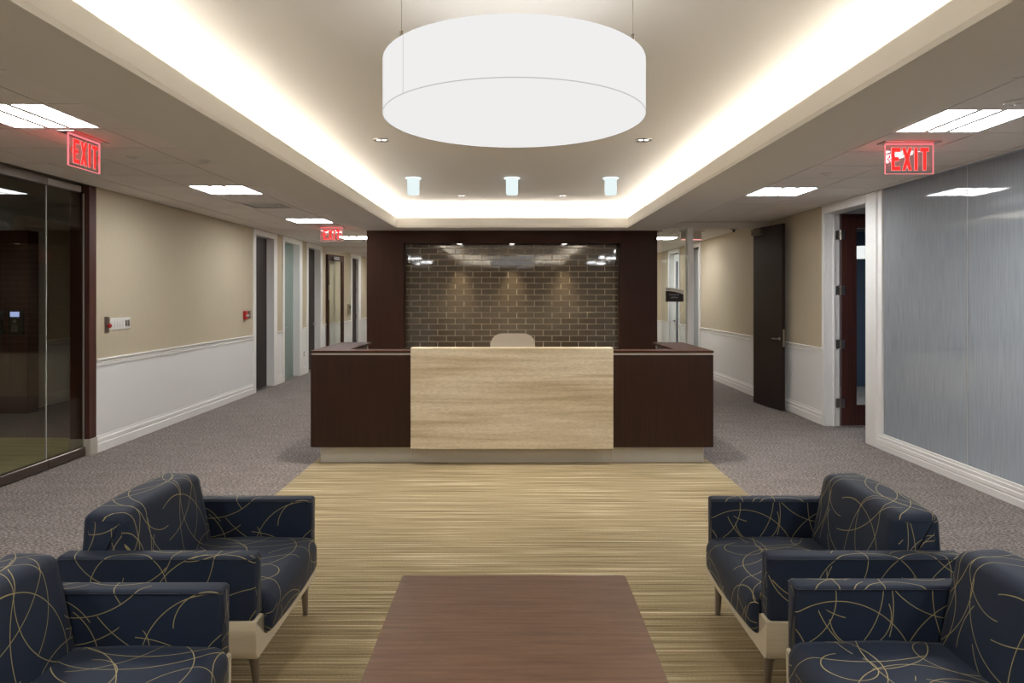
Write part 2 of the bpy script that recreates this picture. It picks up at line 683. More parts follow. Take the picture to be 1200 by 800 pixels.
def poly_frame(mb, xa, xb, ya, yb, xa2, xb2, ya2, yb2, z0, z1, mi=0):
    """rectangular ring: outer xa..xb, ya..yb; hole xa2..xb2, ya2..yb2"""
    mb.box(xa, xa2, ya, yb, z0, z1, mi=mi)
    mb.box(xb2, xb, ya, yb, z0, z1, mi=mi)
    mb.box(xa2, xb2, ya, ya2, z0, z1, mi=mi)
    mb.box(xa2, xb2, yb2, yb, z0, z1, mi=mi)


YB = -2.5                      # the coffer's end behind the camera
CW = .30                       # cove depth behind the lip
so = MB()
poly_frame(so, SL, SR, Y0, 10.95, -LIP, LIP, YB, YLIP, ZS, ZS + .03)
so.box(SL, SL + .02, Y0, 10.95, ZS + .03, zb)
so.box(SR - .02, SR, Y0, 10.95, ZS + .03, zb)
soffit = so.build('soffit_panel', 'soffit', ceiling)
lp = MB()
poly_frame(lp, -LIP - .03, LIP + .03, YB - .03, YLIP + .03, -LIP, LIP, YB, YLIP, ZS + .0305, ZLIP)
lp.build('cove_lip', 'ceilpaint', ceiling)
co = MB()
xo = LIP + CW
co.box(-xo - .03, -xo, YB - CW, YLIP + CW, ZS + .03, ZCOF)
co.box(xo, xo + .03, YB - CW, YLIP + CW, ZS + .03, ZCOF)
co.box(-xo - .03, xo + .03, YB - CW - .03, YB - CW, ZS + .03, ZCOF)
co.box(-xo - .03, xo + .03, YLIP + CW, YLIP + CW + .03, ZS + .03, ZCOF)
co.box(-xo - .03, xo + .03, YB - CW - .03, YLIP + CW + .03, ZCOF, ZCOF + .03)
co.build('coffer_panel', 'ceilpaint', ceiling)
led = MB()
zl = ZS + .122
led.box(-LIP - .20, -LIP - .17, YB, YLIP, zl, zl + .015)
led.box(LIP + .17, LIP + .20, YB, YLIP, zl, zl + .015)
led.box(-LIP, LIP, YLIP + .17, YLIP + .20, zl, zl + .015)
led.box(-LIP, LIP, YB - .20, YB - .17, zl, zl + .015)
cov = led.build('cove_light_strip', 'cove')
tag(cov, 'warm white light strip hidden in the cove around the raised ceiling', 'light')

# ceiling tiles
TS = .61
G = .013
tile_me = {}


def ceiling_tile(x0, x1, y0, y1):
    key = (round(x1 - x0, 3), round(y1 - y0, 3))
    if key not in tile_me:
        dx, dy = key
        src = MB().box(G / 2, dx - G / 2, G / 2, dy - G / 2, 0, .016).build('ceiling_tile', 'ctile', ceiling, (x0, y0, ZC - .009))
        tile_me[key] = src
        return src
    return inst(tile_me[key], ceiling, (x0, y0, ZC - .009))


LX = [XL + .001, -4.01, -3.40, -2.79, SL - .001]
RX = [SR + .001, 2.66, 3.27, 3.88, XR - .001]
LO, RO = 4.06, 4.18
troff_L = [LO + TS * k for k in (-10, -5, 0, 5, 10, 15, 20, 25)]  # last panel is added out of sight to brighten the corridor end
troff_R = [RO + TS * k for k in (-10, -5, 0, 5, 15, 20, 25)]  # last one likewise an added, hidden panel lighting the far end
VENT_Y = LO + TS * 7
for k in range(-9, 27):
    y = LO + k * TS
    for i in range(4):
        if i == 2 and (any(abs(y - t) < .1 for t in troff_L) or abs(y - VENT_Y) < .1):
            continue
        if y < 1.4 and i in (0, 3):
            continue
        ceiling_tile(LX[i], LX[i + 1], y, y + TS)
for k in range(-9, 27):
    y = RO + k * TS
    y1 = y + TS
    if y < 10.4 < y1 or y < 10.54 < y1:
        y1 = 10.53
        if y1 - y < .1:
            continue
    for i in range(4):
        if i == 1 and any(abs(y - t) < .1 for t in troff_R):
            continue
        if y < 1.4 and i in (0, 3):
            continue
        if y > 10.6 and i == 0:
            continue
        ceiling_tile(RX[i], RX[i + 1], y, y1)

# ------------------------------------------------------------------ recessed ceiling light panels


def make_troffer(loc, label):
    t = thing('ceiling_light', label, 'light', loc, 0, 'square ceiling light panels')
    f = MB()
    a = .305
    poly_frame(f, -a + .003, a - .003, -a + .003, a - .003, -a + .025, a - .025, -a + .025, a - .025, -.0075, .004)
    f.build('frame', 'platewhite', t)
    for (u0, u1) in ((-.278, -.094), (-.056, .056), (.094, .278)):
        MB().box(u0, u1, -.278, .278, -.005, .003).build('diffuser', 'troffer', t)
    for sx in (-1, 1):
        MB().box(sx * .075 - .020, sx * .075 + .020, -.278, .278, -.0056, .003).build('divider', 'platewhite', t)
    return t


Lt = {6: 'second farthest square ceiling light panel of the left corridor',
      7: 'unseen square light panel added to brighten the far end of the left corridor',
      2: 'square white ceiling light panel beside the hanging exit sign over the glass entry doors',
      3: 'square ceiling light panel over the left corridor just before the air vent',
      4: 'square ceiling light panel between the air vent and the far exit sign, left corridor',
      5: 'square ceiling light panel in the left corridor just beyond the far exit sign'}
Rt = {6: 'unseen square light panel added behind the portal to brighten the right corridor end',
      2: 'square white ceiling light panel above the exit sign by the frosted glass wall',
      3: 'square ceiling light panel in front of the propped open dark door, right side corridor',
      4: 'square ceiling light panel seen through the glass sidelight, nearer of two',
      5: 'square ceiling light panel seen through the glass sidelight, farther of two'}
tr0 = make_troffer((-3.095, troff_L[0] + .305, ZC), 'square ceiling light panel at the rear end of the left row')
for i, y in enumerate(troff_L):
    if i:
        dup(tr0, (-3.095, y + .305, ZC), 0, Lt.get(i, 'square ceiling light panel over the lounge edge, behind the nearer left armchair'))
for i, y in enumerate(troff_R):
    dup(tr0, (2.965, y + .305, ZC), 0, Rt.get(i, 'square ceiling light panel behind the nearer right armchair, above the frosted glass wall' if i else 'square ceiling light panel at the rear end of the right row'))

# air return vent
v = thing('ceiling_vent', 'square open grille air vent in the left corridor ceiling between two light panels', 'vent', (-3.095, VENT_Y + .305, ZC))
f = MB()
poly_frame(f, -.302, .302, -.302, .302, -.25, .25, -.22, .22, -.016, .004)
f.build('frame', 'ctile', v)
MB().box(-.25, .25, -.22, .22, .0, .006).build('backing', 'greyplastic', v)
for q in range(5):
    x = -.19 + q * .095
    MB().prism([(x, -.012), (x + .006, -.012), (x + .045, .0), (x + .039, .0)], 'y', -.22, .22).build('slat', 'steel', v)

# small round ceiling devices


def disc(name, label, cat, x, y, r=.05, mat='platewhite', group=None):
    t = thing(name, label, cat, (x, y, ZC - .009), 0, group)
    MB().lathe([(0, -.006), (r * .6, -.006), (r * .62, -.012), (r * .95, -.010), (r, 0), (0, 0)], 20).build('cover_plate', mat, t, smooth=40)
    MB().lathe([(0, -.020), (r * .3, -.019), (r * .36, -.006), (0, -.006)], 14).build('nozzle', 'platewhite', t, smooth=40)
    return t


disc('fire_sprinkler', 'small white sprinkler plate in the ceiling just beyond the left exit sign', 'sprinkler', -3.12, 5.62)
disc('fire_sprinkler', 'small sprinkler plate at the edge of the soffit over the left corridor', 'sprinkler', -2.60, 5.78, .045)
disc('fire_sprinkler', 'small sprinkler plate in the ceiling above the glass entry doors', 'sprinkler', -4.15, 5.45)
disc('fire_sprinkler', 'small sprinkler plate in the ceiling near the frosted glass wall and light panel', 'sprinkler', 2.93, 6.38)
disc('fire_sprinkler', 'small sprinkler plate in the ceiling just before the right corridor bulkhead', 'sprinkler', 2.98, 9.45)
disc('ceiling_speaker', 'round white speaker cover in the ceiling above the frosted glass wall', 'speaker', 2.99, 4.02, .085)
disc('ceiling_speaker', 'small round cover in the far ceiling of the right corridor behind glass', 'speaker', 2.95, 12.6, .07)

# ------------------------------------------------------------------ walls
ZD = 2.685                     # door head height
ZR0, ZR1 = .905, .985          # chair rail
WT = .16


def wall_seg(mb, xf, side, ya, yb, za=0, zb_=ZC - .01):
    """wall block whose room face is at xf; material 0 tan above the rail, 1 white below"""
    x0, x1 = (xf - WT, xf) if side < 0 else (xf, xf + WT)
    zm = .945
    if za < zm:
        mb.box(x0, x1, ya, yb, za, zm, mi=1)
    if zb_ > zm:
        mb.box(x0, x1, ya, yb, max(za, zm), zb_, mi=0)


BASE_P = [(0, 0), (.02, 0), (.02, .085), (.012, .097), (.016, .103), (.016, .135), (.007, .15), (.007, .168), (0, .17)]
RAIL_P = [(0, ZR0), (.010, ZR0), (.012, ZR0 + .022), (.006, ZR0 + .026), (.014, ZR0 + .032), (.014, ZR0 + .050), (.008, ZR0 + .054),
          (.026, ZR0 + .062), (.028, ZR1 - .004), (.022, ZR1), (0, ZR1)]


def strip(mb, prof, xf, side, ya, yb):
    s = 1 if side < 0 else -1
    mb.prism([(xf + s * a, b) for a, b in prof], 'y', ya, yb)


# left wall
LW = [(7.16, 11.51), (12.66, 12.97), (14.17, 14.50), (15.66, 18.50), (19.65, YEND)]
LH = [(11.51, 12.66), (12.97, 14.17), (14.50, 15.66), (18.50, 19.65)]
m = MB()
for a, b in LW:
    wall_seg(m, XL, -1, a, b)
for a, b in LH:
    wall_seg(m, XL, -1, a, b, ZD + .09)
wall_seg(m, XL, -1, Y0, 4.0)
wl = struct(m.build('wall_left', ['tan', 'wains']))
for a, b in LW:
    q = MB()
    strip(q, BASE_P, XL, -1, a, b)
    q.build('baseboard', 'white', wl)
    q = MB()
    strip(q, RAIL_P, XL, -1, a, b)
    q.build('chair_rail', 'white', wl)

# right wall
RW = [(8.73, 14.38), (15.45, 16.15), (17.3, YEND)]
RH = [(7.42, 8.73), (14.38, 15.45), (16.15, 17.3)]
m = MB()
for a, b in RW:
    wall_seg(m, XR, 1, a, b)
for a, b in RH:
    wall_seg(m, XR, 1, a, b, ZD + .09)
wall_seg(m, XR, 1, Y0, -1.0)
wr = struct(m.build('wall_right', ['tan', 'wains']))
for a, b in RW:
    q = MB()
    strip(q, BASE_P, XR, 1, a, b)
    q.build('baseboard', 'white', wr)
    q = MB()
    strip(q, RAIL_P, XR, 1, a, b)
    q.build('chair_rail', 'white', wr)

m = MB()
m.box(-9, 9, Y0 - .15, Y0, 0, 3.3)
struct(m.build('wall_front', 'tan'))
m = MB()
m.box(-9, 9, YEND, YEND + .15, 0, ZC)
struct(m.build('wall_far', 'tan'))
m = MB()
m.box(-2.30, 2.30, 11.25, YEND - .01, 0, ZC - .01)
struct(m.build('wall_core', 'tan'))


def lever(mb, x, y, z, side, along, L=.12):
    """lever handle sticking out of a face at x towards side, pointing along y"""
    mb.lathe([(0, 0), (.026, 0), (.026, .008), (.010, .010), (.010, .045), (0, .045)], 14, (x, y, z), axis='x') if side > 0 else \
        mb.lathe([(0, 0), (.026, 0), (.026, -.008), (.010, -.010), (.010, -.045), (0, -.045)], 14, (x, y, z), axis='x')
    xx = x + side * .042
    mb.tube([(xx, y, z), (xx, y + along * L * .5, z), (xx, y + along * L, z - .004)], .009, 8)


# doors along the left corridor
def left_doorway(name, ya, yb, cas0, cas1, kind, handle=True):
    """opening ya..yb, casing out to cas0..cas1"""
    t = sroot(name, (XL, ya, 0))
    A, B = 0, yb - ya
    c = MB()
    for (u0, u1) in ((cas0 - ya, A), (B, cas1 - ya)):
        c.box(-.01, .022, u0, u1, 0, ZD + .1, .004, seg=1)
    c.box(-.01, .022, A, B, ZD, ZD + .1, .004, seg=1)
    c.build('casing', 'white', t)
    j = MB()
    j.box(-WT, -.002, A - .02, A, 0, ZD)
    j.box(-WT, -.002, B, B + .02, 0, ZD)
    j.box(-WT, -.002, A, B, ZD, ZD + .02)
    j.build('jamb', 'white', t)
    if kind == 'wood':
        MB().box(-.155, -.115, A + .003, B - .003, .012, ZD - .003).build('leaf', 'darkdoor', t)
        if handle:
            h = MB()
            lever(h, -.115, B - .08, 1.02, 1, -1)
            h.build('handle', 'steel', t, smooth=40)
        k = MB()
        k.box(-.16, -.03, A, B, 0, .008)
        k.build('threshold', 'steel', t)
    elif kind == 'shallow':
        MB().box(-.085, -.045, A + .003, B - .003, .012, ZD - .003).build('leaf', 'darkdoor', t)
        for z in (.3, 1.0, 1.75, 2.4):
            MB().box(-.045, -.038, B - .02, B - .004, z, z + .11).build('hinge', 'black', t)
    elif kind == 'glass':
        MB().box(-.135, -.12, A + .003, B - .003, .012, ZD - .003).build('pane', 'greenglass', t)
        h = MB()
        lever(h, -.12, A + .30, 1.02, 1, 1)
        h.build('handle', 'steel', t, smooth=40)
        k = MB()
        k.box(-.16, -.03, A, B, 0, .008)
        k.build('threshold', 'steel', t)
    return t


left_doorway('door_1', 11.61, 12.48, 11.51, 12.66, 'wood', False)
left_doorway('door_2', 13.07, 14.0, 12.97, 14.17, 'glass')
left_doorway('door_3', 14.60, 15.50, 14.50, 15.66, 'wood')
left_doorway('door_4', 18.62, 19.35, 18.50, 19.65, 'shallow')
# right corridor doors seen through the glass
def right_doorway(name, ya, yb, kind):
    t = sroot(name, (XR, ya, 0), PI)
    B = yb - ya
    c = MB()
    c.box(-.01, .022, -B - .1, -B, 0, ZD + .1)
    c.box(-.01, .022, 0, .1, 0, ZD + .1)
    c.box(-.01, .022, -B, 0, ZD, ZD + .1)
    c.build('casing', 'white', t)
    j = MB()
    j.box(-WT, -.002, 0, .02, 0, ZD)
    j.box(-WT, -.002, -B - .02, -B, 0, ZD)
    j.build('jamb', 'white', t)
    if kind == 'white':
        MB().box(-.155, -.115, -B + .003, -.003, .012, ZD - .003).build('leaf', 'greywall', t)
    else:
        lv = MB()
        poly = [(-B + .003, -.003)]
        lv.box(-.155, -.115, -B + .003, -B + .14, .012, ZD - .003)
        lv.box(-.155, -.115, -.14, -.003, .012, ZD - .003)
        lv.box(-.155, -.115, -B + .14, -.14, .012, .25)
        lv.box(-.155, -.115, -B + .14, -.14, 2.5, ZD - .003)
        lv.build('leaf', 'white', t)
        MB().box(-.14, -.13, -B + .14, -.14, .25, 2.5).build('pane', 'navywall', t)
        h = MB()
        lever(h, -.115, -B + .07, 1.02, 1, 1)
        h.build('handle', 'black', t, smooth=40)
    for z in (.3, 1.0, 1.75, 2.4):
        MB().box(-.11, -.09, -.02, -.001, z, z + .11).build('hinge', 'black', t)
    return t


right_doorway('door_5', 14.48, 15.35, 'white')
right_doorway('door_6', 16.25, 17.2, 'glass')

# office door beside the frosted glass wall: leaf swung 90 degrees into the office
t = sroot('door_7', (XR, 7.66, 0))
c = MB()
c.box(-.022, .0, .985, 1.06, 0, ZC - .012, .004, seg=1)
c.box(-.022, .0, -.02, .985, ZD, ZC - .012, .004, seg=1)
c.build('casing', 'white', t)
j = MB()
j.box(0, .17, .985, 1.07, 0, ZC - .012)
j.box(0, .17, -.02, .985, ZD, ZC - .012)
j.build('jamb', 'white', t)
st = MB()
st.box(.09, .11, .965, .985, 0, ZD)
st.build('door_stop', 'white', t)
lv = MB()
x0, x1, y0, y1 = .185, 1.05, .955, .998
lv.box(x0, x0 + .19, y0, y1, .012, ZD - .004)
lv.box(x1 - .15, x1, y0, y1, .012, ZD - .004)
lv.box(x0 + .19, x1 - .15, y0, y1, .012, .27)
lv.box(x0 + .19, x1 - .15, y0, y1, 2.50, ZD - .004)
leaf = lv.build('leaf', 'reddoor', t)
MB().box(x0 + .19, x1 - .15, y0 + .018, y0 + .026, .27, 2.50).build('pane', 'glass', leaf)
for z in (.235, .98, 1.66, 2.36):
    h = MB()
    h.box(.125, .172, .977, .984, z, z + .115)
    h.box(.180, .222, .947, .954, z, z + .115)
    h.cyl((.176, .962, z - .004), .008, .123, 10)
    h.build('hinge', 'steel', t)

# rooms beyond, dim
m = MB()
m.box(7.4, 7.5, 7.0, 12.5, 0, ZC)
m.box(XR + WT, 7.4, 12.4, 12.5, 0, ZC)
m.box(XR + WT, 7.4, 7.48, 7.56, 0, ZC)
struct(m.build('wall_office', 'navywall'))
m = MB()
m.box(6.9, 7.0, -1.1, 7.46, 0, ZC)
m.box(XR + WT, 6.9, -1.1, -1.0, 0, ZC)
m.box(XR + WT, 6.9, 7.38, 7.46, 0, ZC)
struct(m.build('wall_meeting', 'greywall'))

# small white pendant inside the office, glimpsed through the door's glass
t = thing('office_pendant', 'small white shaded lamp glimpsed through the glass of the open office door', 'pendant lamp', (5.02, 9.7, 2.18))
MB().lathe([(.15, 0), (.15, .17), (.145, .17), (.145, .004), (0, .004), (0, 0), (.15, 0)], 28).build('shade', 'officeshade', t, smooth=40)
MB().tube([(0, 0, .17), (0, 0, ZC - 2.18)], .004, 6).build('cable', 'black', t)

# frosted glass wall
t = sroot('window_1', (XR, 0, 0))
fr = MB()
fr.box(-.022, .16, 7.42, 7.64, 0, ZC - .012, .005, seg=1)
fr.build('frame_post', 'white', t)
fb = MB()
fb.prism([(-.02, 0), (.15, 0), (.15, .142), (.0, .142), (-.012, .140), (-.012, .118), (-.006, .112), (-.017, .104), (-.019, .075), (-.012, .062), (-.02, .056)], 'y', -1.0, 7.42)
fb.build('bottom_frame', 'white', t)
fi = MB()
fi.box(.0, .03, 7.34, 7.42, .142, ZC - .012)
fi.box(.0, .03, -1.0, 7.34, .142, .165)
fi.build('glazing_bead', 'white', t)
seams = [7.34, 5.99, 4.64, 3.29, 1.94, .59, -1.0]
for a, b in zip(seams[1:], seams):
    MB().box(.02, .032, a + .004, b - .004, .165, ZC - .012).build('pane', 'frost', t)
sm = MB()
for a in seams[1:-1]:
    sm.box(.020, .030, a - .004, a + .004, .165, ZC - .012)
sm.build('seam_strip', 'seam', t)

# ------------------------------------------------------------------ left: glass entry doors to a dim lobby
t = thing('glass_entry', 'full height clear glass entry doors with metal rails in front of dark lobby', 'door', (0, 0, 0))
XG = -4.415
ys = [4.0, 5.20, 6.465, 7.03]
for i, (a, b) in enumerate(zip(ys, ys[1:])):
    r = MB()
    r.box(XG - .028, XG + .028, a + .003, b - .003, .008, .098, .006, seg=1)
    r.build('bottom_rail', 'bronze', t)
    r = MB()
    if i < 2:
        r.box(XG - .028, XG + .028, a + .003, b - .003, ZS + .005, ZC - .016, .006, seg=1)
    else:
        r.box(XG - .028, XG + .020, a + .003, b - .06, ZS + .012, ZC - .03, .006, seg=1)
    r.build('top_rail', 'bronze' if i < 2 else 'steel', t)
    MB().box(XG - .006, XG + .006, a + .004, b - .004, .098, ZS + .02).build('pane', 'tinted', t)
e = MB()
for y in (5.20, 6.465, 7.03):
    e.box(XG - .0065, XG + .0065, y - .003, y + .003, .098, ZS + .01)
e.build('glass_edge', 'seam', t)
po = sroot('trim_1')
MB().box(-4.56, XL + .012, 7.04, 7.16, .17, ZC - .012, .003, seg=1).build('post_cladding', 'reddoor', po)
MB().box(-4.57, XL + .024, 7.035, 7.16, 0, .17, .002, seg=1).build('post_plinth', 'plinth', po)

m = MB()
m.box(-7.15, -7.0, 9.79, 14.0, 0, .945, mi=1)
m.box(-7.15, -7.0, 9.79, 14.0, .945, ZC, mi=0)
m.box(-7.15, XL - WT, 14.0, 14.1, 0, ZC)
m.box(-8.2, -8.055, 3.9, 9.8, 0, ZC)
m.box(-8.2, XG - .05, 3.85, 3.95, 0, ZC)
lw = struct(m.build('wall_lobby', ['tan', 'wains']))
q = MB()
strip(q, BASE_P, -7.0, -1, 9.9, 14.0)
q.build('baseboard', 'white', lw)
q = MB()
strip(q, RAIL_P, -7.0, -1, 10.1, 14.0)
q.build('chair_rail', 'white', lw)
MB().box(-7.0, -6.95, 9.80, 10.15, 0, ZC - .2).build('casing', 'white', lw)
MB().box(-8.05, -6.78, 9.55, 9.78, 0, ZD - .12).build('wood_panel', 'reddoor', lw)

# wall telephone in the lobby
t = thing('wall_telephone', 'black desk style telephone with lit blue screen mounted on dark wood behind glass', 'telephone', (-6.93, 9.55, 1.28))
MB().box(-.09, .12, -.045, -.002, -.18, .165, .012).build('body', 'black', t, smooth=40)
hs = MB()
hs.tube([(-.145, -.05, .15), (-.15, -.085, .10), (-.15, -.09, 0), (-.15, -.085, -.10), (-.145, -.05, -.15)], [.036, .032, .020, .032, .036], 10)
hs.build('handset', 'black', t, smooth=60)
MB().box(-.055, .07, -.050, -.046, .075, .145).build('screen', 'screen', t)
k = MB()
for r in range(4):
    for c_ in range(3):
        k.box(-.035 + c_ * .03, -.015 + c_ * .03, -.052, -.046, -.055 - r * .026, -.037 - r * .026)
k.box(-.045, .06, -.050, -.046, .048, .056)
k.build('keypad', 'greyplastic', t)['kind'] = 'stuff'
MB().lathe([(0, -.054), (.024, -.052), (.026, -.046), (0, -.046)], 18, (.008, 0, .012), axis='y').build('dial_button', 'greyplastic', t) if False else \
    MB().cyl((.008, -.054, .012), .025, .008, 18, axis='y').build('dial_button', 'greyplastic', t)
cd = MB()
cd.tube([(-.14, -.05, -.17), (-.15, -.05, -.32), (-.16, -.045, -.48), (-.13, -.045, -.55), (-.08, -.045, -.54), (-.06, -.04, -.42), (-.075, -.035, -.28), (-.08, -.03, -.17)], .006, 6)
cd.build('cord', 'black', t, smooth=60)

# ------------------------------------------------------------------ fittings on the left wall
t = thing('switch_bank', 'white seven gang light switch plate on the tan wall near the entry', 'light switch', (XL, 7.615, 1.34))
MB().box(0, .007, -.195, .195, -.065, .065, .003, seg=1).build('cover_plate', 'platewhite', t)
for i in range(7):
    y = -.156 + i * .052
    MB().prism([(.007, -.034), (.013, -.034), (.009, .034), (.007, .034)], 'y', y - .017, y + .017).build('rocker', 'platewhite' if i < 5 else 'steel', t)
t = thing('exit_button', 'steel wall plate with round red button beside the white switch plate', 'button', (XL, 7.355, 1.335))
MB().box(0, .006, -.04, .04, -.09, .09, .002, seg=1).build('cover_plate', 'steel', t)
MB().lathe([(0, .045), (.018, .042), (.024, .03), (.024, .022), (.012, .020), (.012, .006), (0, .006)], 18, (0, .012, -.01), axis='x').build('button_cap', 'red', t, smooth=40)
t = thing('fire_alarm_pull', 'small red fire alarm pull station beside the first dark door', 'fire alarm', (XL, 11.15, 1.33))
MB().box(0, .045, -.06, .06, -.07, .07, .006).build('body', 'red', t)
MB().box(.045, .058, -.045, .045, -.02, .008, .003, seg=1).build('pull_bar', 'platewhite', t)
MB().box(0, .012, -.045, .045, -.105, -.07).build('backplate', 'steel', t)
t = thing('alarm_plate', 'small dark metal plate between red fire alarm and white door casing', 'wall plate', (XL, 11.36, 1.335))
MB().box(0, .008, -.04, .04, -.065, .065, .002, seg=1).build('cover_plate', 'bronze', t)
MB().box(.008, .014, -.012, .012, -.02, .02).build('toggle', 'greyplastic', t)
t = thing('thermostat', 'beige thermostat box on the far left corridor wall before an open doorway', 'thermostat', (XL, 18.22, 1.32))
MB().box(0, .05, -.1, .1, -.15, .1, .008).build('body', 'steel', t)
MB().box(.05, .055, -.06, .06, -.01, .06).build('display_panel', 'black', t)
t = thing('wall_outlet', 'small wall outlet low on the white wainscot between green glass and dark doors', 'outlet', (XL, 14.33, .43))
MB().box(0, .006, -.04, .04, -.06, .06, .002, seg=1).build('cover_plate', 'platewhite', t)
for z in (-.03, .03):
    MB().box(.006, .008, -.016, .016, z - .018, z + .018).build('socket', 'greyplastic', t)

# ------------------------------------------------------------------ left corridor bulkhead and glass door standing open
bl = struct(MB().box(XL, -2.31, 15.84, 15.98, 2.66, ZC - .011).build('trim_2', 'soffit'))
t = thing('framed_glass_door', 'dark framed glass door standing open against the far left corridor wall', 'door', (-4.335, 16.01, 0), math.radians(77.5))
f = MB()
Lw = .82
f.box(0, .075, -.022, .022, .01, 2.62)
f.box(Lw - .10, Lw, -.022, .022, .01, 2.62)
f.box(.075, Lw - .10, -.022, .022, .01, .22)
f.box(.075, Lw - .10, -.022, .022, 2.48, 2.62)
f.build('frame', 'portalwood', t)
MB().box(.075, Lw - .10, -.004, .004, .22, 2.48).build('pane', 'glass', t)
h = MB()
h.box(.03, .07, -.03, -.022, 1.55, 1.9)
h.build('lock_plate', 'steel', t)
MB().box(.2, .5, -.07, -.022, 2.5, 2.58, .004, seg=1).build('door_closer', 'greyplastic', t)

# ------------------------------------------------------------------ right corridor: bulkhead, post, sidelight, open door, blade sign
YP = 10.54
t = sroot('trim_3')
MB().box(SR - .10, XR - .002, YP, YP + .14, ZS, ZC - .011).build('bulkhead', 'soffit', t)
MB().box(2.715, 2.795, YP, YP + .14, 0, ZS, .003, seg=1).build('door_post', 'white', t)
MB().box(3.885, XR - .002, YP + .02, YP + .14, 0, ZS, .003, seg=1).build('door_jamb', 'white', t)
t = sroot('window_2')
MB().box(2.33, 2.715, YP + .06, YP + .072, .03, ZS).build('pane', 'glass', t)
e = MB()
e.box(2.33, 2.715, YP + .045, YP + .087, ZS - .012, ZS)
e.box(2.33, 2.715, YP + .045, YP + .087, 0, .03)
e.build('channel', 'steel', t)
# sign board fixed to the sidelight
t = thing('glass_sign', 'small dark brown sign with a curved beige top fixed on the glass sidelight', 'sign', (2.522, YP + .055, 1.665))
cur = [(-.138 + .276 * i / 12, .058 - .055 * (i / 12) ** 2) for i in range(13)]
top = [(-.138 + .276 * i / 12, .115 - .045 * (i / 12) ** 1.6) for i in range(13)]
MB().prism([(-.138, -.11), (.138, -.11)] + cur[::-1], 'y', -.006, .002).build('sign_board', 'darkdoor', t)
MB().prism(cur + top[::-1], 'y', -.006, .002).build('sign_header', 'plinth', t)
tx = MB()
x = -.085
random.seed(3)
for (z, xa, xb, hh) in ((.0, -.085, .072, .020), (-.042, -.06, .055, .020)):
    x = xa
    while x < xb:
        wd = random.choice((.009, .012, .014))
        tx.box(x, x + wd, -.0075, -.006, z - hh / 2, z + hh / 2 - random.choice((0, .004)))
        x += wd + .004
tx.build('faint_lettering', 'greyplastic', t)['kind'] = 'stuff'
tl = MB()
for i in range(5):
    tl.box(-.115 + i * .012, -.106 + i * .012, -.0075, -.006, .082, .092)
tl.build('small_lettering', 'black', t)

# the dark door standing open against the wall
ang = math.atan2(9.70 - 10.52, 3.865 - 3.745)
t = thing('open_corridor_door', 'plain espresso wood door propped wide open against the tan wall', 'door', (3.765, 10.53, 0), ang)
Ld = .83
MB().box(0, Ld, -.045, 0, .012, ZS - .012, .002, seg=1).build('leaf', 'darkdoor', t)
h = MB()
h.lathe([(0, 0), (.027, 0), (.027, -.008), (.011, -.010), (.011, -.05), (0, -.05)], 16, (Ld - .07, -.045, 1.03), axis='y')
h.tube([(Ld - .07, -.09, 1.03), (Ld - .13, -.095, 1.03), (Ld - .20, -.09, 1.026)], .010, 8)
h.build('lever_handle', 'steel', t, smooth=40)
MB().box(Ld, Ld + .002, -.036, -.008, .92, 1.17).build('edge_plate', 'steel', t)
cz = MB()
cz.box(.03, .30, -.10, -.045, ZS - .125, ZS - .035, .006, seg=1)
cz.build('door_closer', 'bronze', t)
# door hold-open hardware under the bulkhead
t = thing('door_catch', 'tiny black door catch under the bulkhead above the open doorway', 'door catch', (3.44, YP + .05, ZS))
MB().box(-.05, .05, -.02, .03, -.02, 0, .003, seg=1).build('base_plate', 'steel', t)
MB().cyl((0, .0, -.05), .02, .03, 12).build('stop_pin', 'black', t)

# ------------------------------------------------------------------ exit signs
LET = {'E': [(0, 0, .34, 1), (0, 0, 1, .17), (0, .83, 1, 1), (0, .42, .82, .58)],
       'I': [(.12, 0, .82, 1)],
       'T': [(0, .83, 1, 1), (.32, 0, .68, 1)]}


def letters(mb, grow, y0, y1):
    H, W_, gap = .168, .064, .015
    widths = {'E': W_, 'X': W_ * 1.12, 'I': W_ * .5, 'T': W_}
    tot = sum(widths[c] for c in 'EXIT') + 3 * gap
    x = -tot / 2 + .004
    zb0 = -.212
    for ch in 'EXIT':
        wd = widths[ch]
        g = grow
        if ch == 'X':
            for s in (0, 1):
                a, b = (x, x + wd) if s == 0 else (x + wd, x)
                k = .023 * (1 if s == 0 else -1)
                gg = g * (1 if s == 0 else -1)
                mb.prism([(a - gg, zb0 - g), (a + k + gg, zb0 - g), (b + gg, zb0 + H + g), (b - k - gg, zb0 + H + g)], 'y', y0 + s * .0002, y1)
        else:
            for i, (a, b, c, d) in enumerate(LET[ch]):
                mb.box(x + a * wd - g, x + c * wd + g, y0 + i * .0002, y1, zb0 + b * H - g, zb0 + d * H + g)
        x += wd + gap


def chevron(mb, s, y0, y1):
    x = s * .158
    k = s * .016
    for (za, zb2) in ((-.128, -.155), (-.101, -.128)):
        pass
    mb.prism([(x, -.128), (x - k, -.106), (x - k * .55, -.103), (x + s * .007, -.128)], 'y', y0, y1)
    mb.prism([(x, -.128), (x - k, -.150), (x - k * .55, -.153), (x + s * .007, -.128)], 'y', y0 + .0002, y1)


